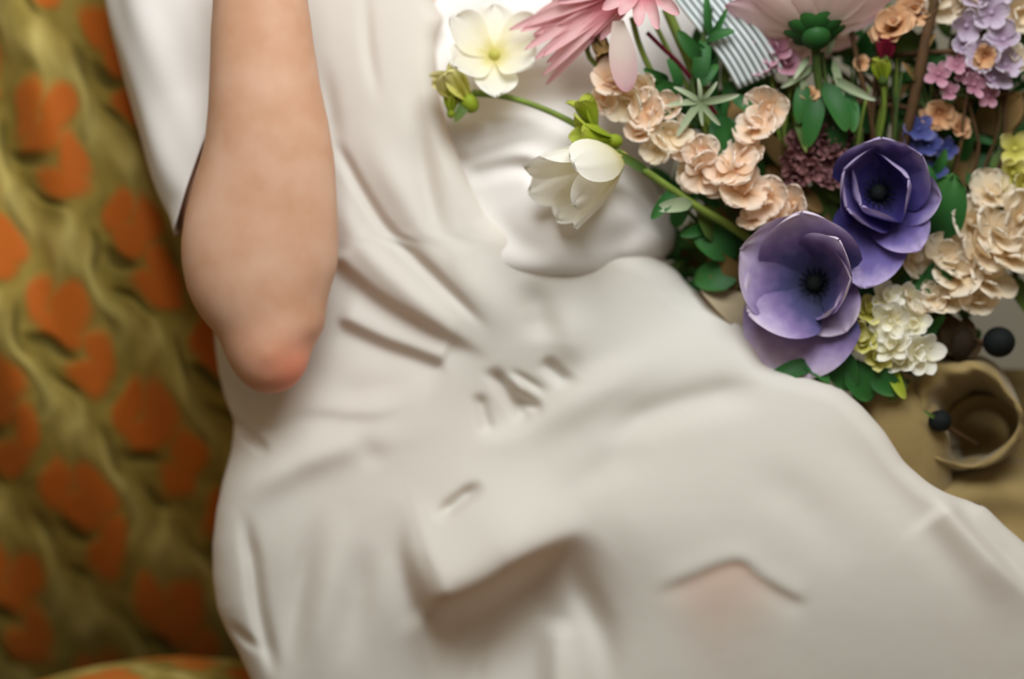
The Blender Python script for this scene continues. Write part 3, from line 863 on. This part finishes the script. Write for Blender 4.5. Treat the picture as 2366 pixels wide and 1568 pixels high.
# ------------------------------------------------------------------ freesia spray drooping over the sleeve
def freesia():
    pts = [(1092, 214, 118, 8), (1180, 226, 118, 7), (1280, 262, 140, 7), (1370, 312, 162, 8), (1480, 388, 165, 9), (1600, 470, 140, 9), (1740, 560, 90, 10), (1900, 720, 20, 10)]
    root = tag(empty('white_freesia', at(1740, 560, 90)), 'white freesia spray on an arching green stem over the white sleeve', 'flower', FG)
    tube('stem', pts, M['stem'], root, 8, 40)
    def bell(name, p, d, n, L, W, tilt, mat, curl=0.3, seed=0):
        rot = facing(d)
        b = link(name, ball_mesh('throat', W * (0.28 if name == 'bud' else 0.14), 1.2), M['leaf_lime' if name == 'bud' else 'limepetal'], root, world_of(root).inverted() @ Matrix.Translation(at(*p)) @ rot.to_4x4())
        rg = random.Random(seed)
        for k in range(n):
            me = petal_mesh('petal', L * rg.uniform(.9, 1.1), W, curl=curl, cup=0.45, ruffle=0.1, tip=0.8, waist=0.3, seed=k + seed); me.materials.append(M[mat])
            link('petal', me, None, b, petal_local(2 * math.pi * k / n, tilt + rg.uniform(-10, 10), W * .1, 0, 1))
        return b
    bell('blossom', (1142, 128, 84), (0.1, 0.35, 0.9), 6, 120, 100, 66, 'white', 0.3, 1)
    bell('blossom', (1434, 366, 172), (-0.85, -0.42, 0.4), 7, 215, 112, 30, 'white', 0.35, 7)
    bell('bud', (1084, 238, 122), (-0.66, 0.75, 0.1), 5, 108, 74, 16, 'limepetal', -0.5, 3)
    bell('bud', (1042, 262, 118), (0.0, 0.9, 0.3), 3, 60, 34, 16, 'leaf_lime', -0.4, 4)
    bell('bud', (1375, 300, 174), (-0.35, 0.9, 0.2), 4, 84, 46, 13, 'leaf_lime', -0.4, 5)
    bell('bud', (1420, 325, 174), (-0.9, 0.1, 0.3), 4, 104, 56, 14, 'leaf_lime', -0.4, 6)
    leaf(root, (1092, 212, 120), 200, 60, 'thin', 'leaf_mid'); leaf(root, (1085, 225, 120), 240, 70, 'lance', 'leaf_mid')
    leaf(root, (1500, 400, 165), 150, 110, 'thin', 'leaf_mid'); leaf(root, (1600, 468, 150), 190, 90, 'lance', 'leaf_silver'); leaf(root, (1560, 440, 150), 230, 90, 'lance', 'leaf_dark')
freesia()

# ------------------------------------------------------------------ stocks and sprays
cluster('peach_stock', 'peach stock stalk reaching left beside the freesia stem', 'flower', FG,
        [(1412, 190, 150), (1452, 236, 150, .9), (1400, 228, 140, .8), (1488, 205, 140, .8), (1500, 262, 150), (1545, 250, 135, .8), (1548, 308, 145), (1590, 350, 140, .9), (1600, 398, 130, .8), (1640, 430, 120, .8), (1480, 310, 150, .7), (1520, 345, 150, .7)],
        'peach', (-0.4, 0.2, 1), 5, 60, 1, seed=2, keys=['peach', 'cream', 'peach', 'cream', 'peach', 'peach', 'cream', 'peach', 'cream', 'peach', 'peach', 'cream'], scale=0.9, stempts=[(1430, 210, 110, 7), (1520, 290, 105, 7), (1640, 430, 70, 8), (1800, 640, 10, 8)])
cluster('peach_stock', 'peach stock stalk with clustered blossoms above the larger purple bloom', 'flower', FG,
        [(1776, 248, 150, .95), (1748, 296, 150, .9), (1722, 350, 145, .9), (1620, 348, 160, .75), (1625, 396, 155, .85), (1690, 390, 165, 1.1), (1716, 440, 160, 1.05), (1775, 455, 150, .9), (1835, 470, 140, .7), (1795, 498, 140, .6), (1742, 505, 145, .6)],
        'peach', (-0.1, 0.25, 1), 5, 72, 2, seed=4, stempts=[(1770, 260, 100, 7), (1725, 360, 100, 7), (1750, 470, 80, 8), (1880, 680, 10, 8)])
cluster('white_stock', 'white and lime stock cluster right of the larger purple bloom', 'flower', FG,
        [(2044, 690, 130), (2095, 690, 120), (2005, 722, 135), (2058, 742, 150), (1968, 756, 135), (2112, 748, 130), (2000, 792, 140, .9), (2062, 800, 150), (2122, 812, 140, 1.1), (2086, 836, 140), (2030, 828, 135, .9), (2135, 690, 110, .9)],
        'white', (0, 0.1, 1), 6, 64, 3, seed=6, keys=['white', 'white', 'lime', 'white', 'lime', 'white', 'lime', 'white', 'white', 'white', 'lime', 'cream'], scale=1.05)
cluster('cream_stock', 'large cream stock spray at the right edge beside the violet anemone', 'flower', FG,
        [(2292, 452, 90, .9), (2240, 512, 110), (2300, 540, 110, 1.1), (2356, 505, 100, 1.1), (2262, 582, 120), (2335, 592, 110, 1.1), (2190, 592, 110, .9), (2212, 640, 120), (2276, 648, 110, 1.1), (2180, 688, 115, .9), (2250, 690, 105, .9), (2100, 592, 110, .8), (2170, 640, 100, .8), (2400, 560, 90), (2420, 480, 80)],
        'cream', (0.2, 0.15, 1), 5, 70, 2, seed=8)
cluster('lime_hydrangea', 'pale lime hydrangea floret head at the right frame edge', 'flower', FG,
        [(2345, 345, 70), (2380, 380, 70), (2340, 400, 75), (2366, 430, 80), (2410, 350, 60), (2400, 420, 60)], 'lime', (0, 0.1, 1), 4, 72, 0, seed=9, scale=1.05)
cluster('lilac_spray', 'lilac delphinium spray in the upper right corner', 'flower', FG,
        [(2290, 30, 110), (2232, 60, 110, .9), (2318, 92, 110), (2268, 130, 115), (2225, 112, 105, .8), (2322, 150, 105), (2296, 182, 110, .9), (2300, -30, 100), (2250, -10, 100)],
        'lilac', (0, 0.1, 1), 5, 70, 0, seed=10)
cluster('rose_spray', 'small rose pink spray under the lilac delphinium', 'flower', FG,
        [(2168, 172, 120), (2210, 150, 115, .9), (2250, 196, 120), (2196, 214, 110, .8), (2284, 222, 105, .8), (2230, 170, 110, .7), (2266, 160, 110, .7)], 'rose', (0, 0.1, 1), 5, 68, 0, seed=11)
cluster('blue_spray', 'indigo blue florets behind the dark violet anemone', 'flower', FG,
        [(2122, 300, 90), (2146, 340, 85), (2190, 345, 75, .8), (2100, 322, 80, .8), (2160, 400, 80, .9), (2150, 545, 90, .8)], 'blue', (0, 0.1, 1), 5, 66, 0, seed=12)
cluster('maroon_spray', 'dusky maroon filler spray left of the dark violet anemone', 'flower', FG,
        [(1848, 340, 80), (1902, 322, 80), (1932, 370, 80), (1872, 392, 90), (1825, 372, 80), (1902, 420, 85), (1925, 298, 70), (1850, 300, 70), (1880, 360, 80), (1938, 410, 70), (1890, 290, 65), (1960, 310, 60), (1915, 350, 80), (1835, 410, 70)],
        'maroon', (0, 0.1, 1), 6, 60, 3, seed=13)
cluster('orange_ranunculus', 'soft orange ruffled bloom right of the blush daisy', 'flower', FG,
        [(2068, 68, 110, .95), (2112, 28, 90, .9), (2020, 88, 90, .5)], 'orange', (0, 0.3, 1), 7, 56, 5, seed=14)
cluster('cream_spray', 'cream blossoms at the top edge between brown branch and lilac', 'flower', FG,
        [(2165, -5, 90), (2222, 15, 80, .8), (2130, -40, 80), (2355, 30, 70, .9), (2345, 140, 80, .6)], 'cream', (0, 0.2, 1), 6, 62, 3, seed=15)
cluster('peach_filler', 'small peach blossoms scattered above the violet anemone', 'flower', FG,
        [(1872, 222, 110, .45), (2170, 260, 70, .7), (2140, 282, 60, .6), (1985, 150, 90, .4), (2275, 130, 120, .55), (2210, 300, 60, .6)], 'orange', (0, 0.2, 1), 6, 60, 0, seed=16, stem='twig')

def bud(name, label, p, d, mat, L, W, n=5, tilt=12):
    root = tag(empty(name, at(*p), facing(d)), label, 'flower', FG)
    me = petal_mesh('petal', L, W, curl=-0.5, cup=0.6, tip=0.9, waist=0.5); me.materials.append(M[mat])
    for k in range(n): link('petal', me, None, root, petal_local(k * 2 * math.pi / n, tilt, W * .12, 0, 1))
    link('calyx', ball_mesh('calyx', W * 0.3), M['leaf_mid'], root, Matrix.Identity(4))
    tube('stem', [(p[0], p[1], p[2], 6), (p[0] - 10 * d[0], p[1] + 80, p[2] - 30, 6), (p[0] * .7 + BUNDLE[0] * .3, p[1] + 200, p[2] - 80, 6)], M['stem'], root, 6)
bud('red_bud', 'dark red flower bud below the soft orange bloom', (2045, 138, 120), (0, 1, 0.4), 'red', 58, 44)
bud('lime_bud', 'lime green bud below the dark red bud', (2040, 185, 115), (-0.2, 1, 0.4), 'leaf_lime', 56, 44)
bud('brown_bud', 'brown dried bud hanging under the pink daisy', (1372, 62, 150), (0.3, -0.9, 0.3), 'leaf_brown', 86, 40)

# ------------------------------------------------------------------ leaves
sprig('dark green lobed leaf standing between the two pink daisies', [(1640, 20, 120), (1620, 120, 115), (1600, 210, 110), (1640, 320, 80), (1760, 560, 20)],
      [(1640, 85, 130, 95, 100, 'thin'), (1632, 95, 130, 20, 70, 'lance'), (1620, 140, 130, 130, 90, 'lance'), (1612, 190, 130, 80, 110, 'lance'), (1615, 200, 130, 50, 70, 'lance'), (1630, 110, 130, 160, 60, 'thin'), (1640, 90, 130, 60, 80, 'thin')], r=8)
sprig('broad dark green leaves left of the silver star leaf', [(1540, 190, 125), (1580, 250, 115), (1660, 330, 90), (1780, 520, 20)],
      [(1590, 250, 130, 150, 110, 'broad'), (1570, 210, 132, 110, 80, 'lance'), (1590, 260, 130, 190, 90, 'lance'), (1545, 185, 128, 160, 70, 'lance'), (1560, 265, 130, 215, 70, 'lance')])
sprig('dark green leaves under the silver star leaf', [(1660, 290, 120), (1690, 360, 100), (1760, 520, 20)],
      [(1680, 270, 135, 270, 120, 'broad'), (1650, 265, 135, 300, 90, 'broad'), (1700, 270, 130, 290, 100, 'lance'), (1690, 220, 130, 320, 80, 'lance'), (1600, 300, 130, 240, 60, 'lance')])
st = tag(empty('silver_star_leaf', at(1618, 238, 160)), 'silvery star-shaped leaf whorl among the dark leaves', 'leaves', FG)
for k, (a, L) in enumerate(((10, 90), (50, 60), (95, 55), (150, 70), (185, 78), (235, 95), (275, 55), (310, 70))):
    leaf(st, (1618, 236, 158), a, L, 'thin', 'leaf_silver', 0.1, 0.3)
tube('stem', [(1618, 238, 156, 6), (1640, 330, 110, 6), (1760, 560, 20, 6)], M['stem'], st, 6)
sprig('green and silver leaves along the blush daisy stem', [(1900, 120, 110), (1915, 240, 95), (1945, 420, 40)],
      [(1880, 150, 120, 215, 90, 'thin', 'leaf_silver'), (1905, 190, 115, 292, 130, 'lance'), (1890, 215, 120, 258, 130, 'lance'), (1915, 225, 115, 310, 90, 'broad'), (1870, 130, 118, 235, 70, 'thin', 'leaf_silver'), (1925, 140, 112, 285, 90, 'thin', 'leaf_silver'), (1925, 180, 115, 330, 110, 'thin', 'leaf_silver'), (1910, 130, 120, 70, 70, 'thin', 'leaf_silver'), (1950, 210, 100, 280, 110, 'lance'), (1860, 190, 110, 260, 100, 'lance'), (1850, 180, 112, 290, 80, 'thin', 'leaf_silver'), (1935, 280, 90, 270, 70, 'broad'), (1840, 280, 100, 285, 80, 'thin', 'leaf_mid')])
sprig('large green leaf right of the dark violet anemone', [(2150, 560, 90), (2165, 500, 90), (2080, 700, 20)],
      [(2150, 560, 95, 75, 170, 'broad'), (2150, 520, 100, 50, 120, 'lance'), (2165, 470, 92, 110, 100, 'lance'), (2140, 420, 70, 60, 90, 'lance', 'leaf_dark')])
sprig('dark leaves in the hollow left of the larger purple bloom', [(1720, 640, 60), (1660, 560, 70), (1580, 480, 80)],
      [(1700, 590, 70, 150, 120, 'broad'), (1710, 630, 70, 190, 110, 'broad'), (1660, 560, 75, 120, 100, 'broad', 'leaf_mid'), (1640, 520, 80, 200, 80, 'lance'), (1600, 470, 90, 170, 80, 'lance', 'leaf_silver'), (1690, 530, 80, 160, 90, 'lance', 'leaf_brown'), (1720, 660, 70, 140, 110, 'broad', 'leaf_brown'), (1580, 470, 100, 250, 60, 'broad')])
sprig('dark green leaves under the white and lime stock cluster', [(1900, 860, 120), (2000, 880, 120), (2100, 880, 100)],
      [(1900, 780, 110, 270, 110, 'broad'), (1930, 800, 120, 290, 110, 'broad'), (1960, 830, 130, 300, 110, 'broad'), (2010, 850, 130, 320, 90, 'broad'), (2060, 850, 135, 290, 80, 'lance', 'leaf_lime'), (2080, 860, 130, 250, 70, 'broad', 'leaf_mid'), (1880, 840, 140, 200, 120, 'lance'), (1850, 830, 130, 320, 90, 'lance'), (2140, 790, 100, 60, 60, 'lance', 'leaf_dark')])
sprig('dark leaf tips between white cluster and cream stock', [(2080, 640, 90), (2140, 650, 90), (2190, 660, 85)],
      [(2080, 640, 110, 340, 110, 'lance'), (2130, 640, 110, 10, 80, 'broad'), (2000, 660, 110, 250, 80, 'broad'), (1990, 640, 90, 300, 90, 'lance'), (2130, 770, 90, 40, 70, 'lance')])
# mixed greenery behind the blooms
rg = random.Random(21)
zones = [('dim green filler sprig behind the blush daisy stem', 1980, 200), ('olive filler sprig under the lilac delphinium', 2230, 300), ('dark filler sprig at the right edge above the hydrangea', 2340, 240),
         ('dim filler sprig behind the maroon spray', 1870, 430), ('dim filler sprig behind the dark violet anemone', 2080, 380), ('dim filler sprig behind the soft orange bloom', 2090, 150),
         ('dim filler sprig behind the cream stock spray', 2250, 560), ('dim filler sprig behind the white and lime cluster', 2080, 740), ('dim filler sprig behind the larger purple bloom', 1850, 600),
         ('dim filler sprig behind the peach stock above the purple bloom', 1740, 380), ('dim filler sprig in the upper right corner', 2330, 60), ('dim filler sprig behind the pleated ribbon', 1730, 180), ('olive filler sprig between the anemones', 1960, 560), ('shadowed filler sprig between sleeve cuff and larger purple bloom', 1610, 600), ('shadowed filler sprig under the freesia stem', 1600, 500), ('shadowed filler sprig above the dry tan leaf', 1680, 680), ('shadowed filler sprig behind the black berry', 2180, 790)]
for lab, x, y in zones:
    lv = []
    sh = 'shadowed' in lab
    for k in range(16 if sh else 22):
        sp_ = 60 if sh else 115
        lv.append((x + rg.uniform(-sp_, sp_), y + rg.uniform(-sp_, sp_), rg.uniform(-110, -30) if sh else rg.uniform(-80, 50), rg.uniform(20, 340), rg.uniform(80, 110) if sh else rg.uniform(80, 140), rg.choice(['lance', 'broad', 'thin']), rg.choice(['leaf_dark', 'leaf_mid', 'leaf_dark', 'leaf_brown'])))
    sprig(lab, [(x, y - 90, 20), (x + (BUNDLE[0] - x) * .2, y + 40, 0), (x + (BUNDLE[0] - x) * .6, y + (BUNDLE[1] - y) * .6, -40)], lv)

br = tag(empty('brown_branch', at(2090, 300, 60)), 'dark brown branch rising between the orange bloom and lilac spray', 'branch', FG)
tube('stem', [(2190, -120, 120, 10), (2150, 40, 125, 12), (2128, 150, 120, 13), (2105, 260, 100, 12), (2070, 420, 50, 12)], M['twig'], br, 8)
for a in ((2150, 40, 100, 60), (2135, 120, 60, 50), (2120, 190, 130, 60)):
    leaf(br, (a[0], a[1], 125), a[2], a[3], 'thin', 'leaf_brown')
for i, (lab, pts) in enumerate((('thin tan stem beside the brown branch', [(1965, 60, 100), (1985, 160, 100), (2010, 260, 80), (2030, 420, 30)]), ('thin magenta stem right of the pink daisy', [(1495, 75, 130), (1530, 110, 130), (1580, 160, 120), (1680, 300, 60)]),
                                ('thin green stem under the pink daisy heart', [(1460, 40, 120), (1480, 110, 120), (1520, 190, 110), (1600, 300, 60)]), ('olive stem leaning toward the dark lobed leaf', [(1540, 20, 110), (1570, 90, 110), (1600, 160, 100), (1650, 300, 60)]))):
    o = tag(empty('flower_stem', at(*pts[-1])), lab, 'stem', FG)
    tube('stem', [p + ((6, 5, 7, 12)[i],) for p in pts], M[('twig', 'stem_dark', 'stem', 'stem')[i]] if i != 1 else M['red'], o, 7)

rg = random.Random(33)
for lab, x0, x1, mats in (('tuft of thin olive stems rising behind the violet anemone', 1930, 2080, ('stem', 'stem_dark', 'twig')), ('tuft of thin brown stems right of the brown branch', 2130, 2330, ('twig', 'stem_dark', 'twig')), ('tuft of thin green stems left of the blush daisy stem', 1720, 1870, ('stem', 'stem_dark', 'stem'))):
    o = tag(empty('grass_tuft', at((x0 + x1) / 2, 420, 20)), lab, 'grass', FG)
    for k in range(13):
        x = rg.uniform(x0, x1); b_ = rg.uniform(-40, 40); h_ = rg.uniform(10, 90); y_ = rg.uniform(90, 200)
        tube('blade', [(x + b_, y_, h_, 2.5), (x + b_ * .4, y_ + 80, h_, 4), (x, y_ + 170, h_ - 10, 4), (x * .85 + .15 * 1960, y_ + 300, h_ - 50, 4)], M[rg.choice(mats)], o, 5, 8)
cluster('mauve_filler', 'dusty mauve petals tucked under the blush daisy beside the ribbon', 'flower', FG,
        [(1790, 120, 100, 1.3), (1760, 150, 90, 1.0), (1815, 150, 95, 1.1), (1740, 85, 90, .9)], 'rose', (0, 0.2, 1), 6, 64, 3, seed=18)
# dark berries on a twig, dried pod
bt = tag(empty('berry_twig', at(2180, 800, 60)), 'black berry and dark dried pod on a twig beside the khaki ribbon', 'berry twig', FG)
tube('stem', [(2160, 820, 60, 7), (2230, 785, 75, 8), (2280, 795, 85, 7), (2310, 790, 90, 6)], M['twig'], bt, 8)
link('berry', ball_mesh('berry', 37, 0.95, 18, 12), M['berry'], bt, world_of(bt).inverted() @ Matrix.Translation(at(2308, 790, 90)))
for a, L in ((110, 95), (75, 85), (140, 80), (20, 60), (95, 60)):
    leaf(bt, (2212, 815, 85), a, L, 'broad', 'leaf_husk', 0.2, 0.2, 'pod_husk')
link('pod', ball_mesh('pod', 40, 1.2, 14, 10, 0.15), M['pod'], bt, world_of(bt).inverted() @ Matrix.Translation(at(2218, 790, 70)))
sb = tag(empty('seed_head', at(2176, 972, 120)), 'small black seed head poking out of the khaki ribbon loop', 'seed head', FG)
link('seed', ball_mesh('seed', 27, 0.9, 14, 10, 0.08), M['berry'], sb, world_of(sb).inverted() @ Matrix.Translation(at(2172, 972, 130)))
tube('stem', [(2172, 975, 125, 6), (2210, 1000, 90, 6), (2260, 1030, 20, 6)], M['twig'], sb, 7)
leaf(sb, (2172, 972, 140), 150, 50, 'thin', 'leaf_mid')
tl = tag(empty('dry_leaf', at(1640, 700, 60)), 'pale tan dry leaf pointing up left of the larger purple bloom', 'leaf', FG)
me = petal_mesh('blade', 190, 86, curl=-0.3, cup=0.4, tip=1.3, waist=0.3); me.materials.append(M['tan_leaf'])
w = Matrix.Translation(at(1760, 780, 60)) @ (RC @ Matrix.Rotation(math.radians(48), 3, 'Z') @ Matrix.Rotation(0.5, 3, 'Y')).to_4x4()
link('blade', me, None, tl, world_of(tl).inverted() @ w)

# ------------------------------------------------------------------ pleated pale ribbon between the pink daisies
def pleated_ribbon():
    root = tag(empty('pleated_ribbon', at(1720, 80, 60)), 'pale blue-grey pleated ribbon hanging between the two pink daisies', 'ribbon')
    a = Vector((0.62, 0.785, 0)); b = Vector((0.80, -0.60, 0))
    n = 8
    for i in range(n):
        V = []
        for s in np.linspace(-260, 260, 22):
            for q in range(5):
                u = q / 4
                x = 1575 + b.x * (i + u) * 19 * 0.9 + a.x * s * 0.6 + 30
                y = 60 - (-b.y) * 0 + (i + u) * -6 + a.y * s * 0.72
                V.append(at(x + 8 * math.sin(s / 90), y, 105 + 16 * math.sin(math.pi * u) - 10 * u + 12 * math.sin(s / 70)))
        me = mesh_from('pleat', V, grid_faces(22, 5)); o = link('pleat', me, M['ribbon'], root)
        so = o.modifiers.new('t', 'SOLIDIFY'); so.thickness = 0.0006
pleated_ribbon()

# ------------------------------------------------------------------ khaki velvet ribbon under the bouquet
def khaki_ribbon():
    root = tag(empty('khaki_ribbon', at(2220, 1050, 0)), 'khaki velvet ribbon with a large loop and draped tail beside the knee', 'ribbon')
    na, nb = 64, 14
    V = []
    for j in range(nb):
        t = j / (nb - 1)
        for i in range(na):
            a = 2 * math.pi * i / na
            cx = 2214 + 60 * t; cy = 948 + 46 * t
            rx = 142 * (1 - t) + 74 * t; ry = 138 * (1 - t) + 74 * t
            wob = 1 + 0.035 * math.sin(3 * a + 1) + 0.03 * math.sin(5 * a + 4 * t)
            h = 10 + 120 * math.sin(math.pi * min(1, t * 1.1)) - 130 * t * t + 9 * math.sin(5 * a + 6 * t) + 6 * math.sin(11 * a - 8 * t)
            V.append(at(cx + rx * wob * math.cos(a), cy + ry * wob * math.sin(a), h))
    me = mesh_from('loop', V, grid_faces(nb, na, True)); o = link('loop', me, M['khaki'], root)
    so = o.modifiers.new('t', 'SOLIDIFY'); so.thickness = 0.002
    # inner turn of the loop
    V = []
    for j in range(8):
        t = j / 7
        for i in range(40):
            s = i / 39
            a = math.radians(150 + 230 * s)
            r = 84 - 26 * t
            V.append(at(2272 + r * math.cos(a), 992 + r * 0.9 * math.sin(a) + 10 * t, -60 - 90 * t))
    o = link('inner_loop', mesh_from('inner_loop', V, grid_faces(8, 40)), M['khaki'], root)
    so = o.modifiers.new('t', 'SOLIDIFY'); so.thickness = 0.002
    V = []
    for j in range(10):
        for i in range(10):
            x = -1 + 2 * i / 9; y = -1 + 2 * j / 9
            V.append(at(2275 + 130 * x, 985 + 130 * y, -215 + 50 * (x * x + y * y) + 14 * math.sin(5 * x + 3 * y)))
    o = link('back_fold', mesh_from('back_fold', V, grid_faces(10, 10)), M['khaki'], root)
    so = o.modifiers.new('t', 'SOLIDIFY'); so.thickness = 0.002
    # tail spilling down to the right
    xs_ = np.linspace(2040, 2640, 60); V = []
    for j in range(30):
        t = j / 29
        for x in xs_:
            top = 1088 - 40 * math.exp(-((x - 2290) / 120) ** 2) + 0.02 * (x - 2200)
            y = top + 330 * t
            h = 20 + 130 * math.sin(min(1, t * 3) * math.pi / 2) - 20 * t + 16 * math.sin((x - 2000) / 120 + 5 * t) + 10 * math.sin(y / 26 + x / 160)
            V.append(at(x, y, h - 60))
    o = link('tail', mesh_from('tail', V, grid_faces(30, 60)), M['khaki'], root)
    so = o.modifiers.new('t', 'SOLIDIFY'); so.thickness = 0.002
    V, F = loft_mesh([(2010, 870, 10, 50), (2060, 930, 30, 80), (2100, 1010, 40, 90), (2120, 1100, 20, 80), (2160, 1180, 0, 60)], 20, 16)
    link('knot', mesh_from('knot', V, F), M['khaki'], root)
khaki_ribbon()
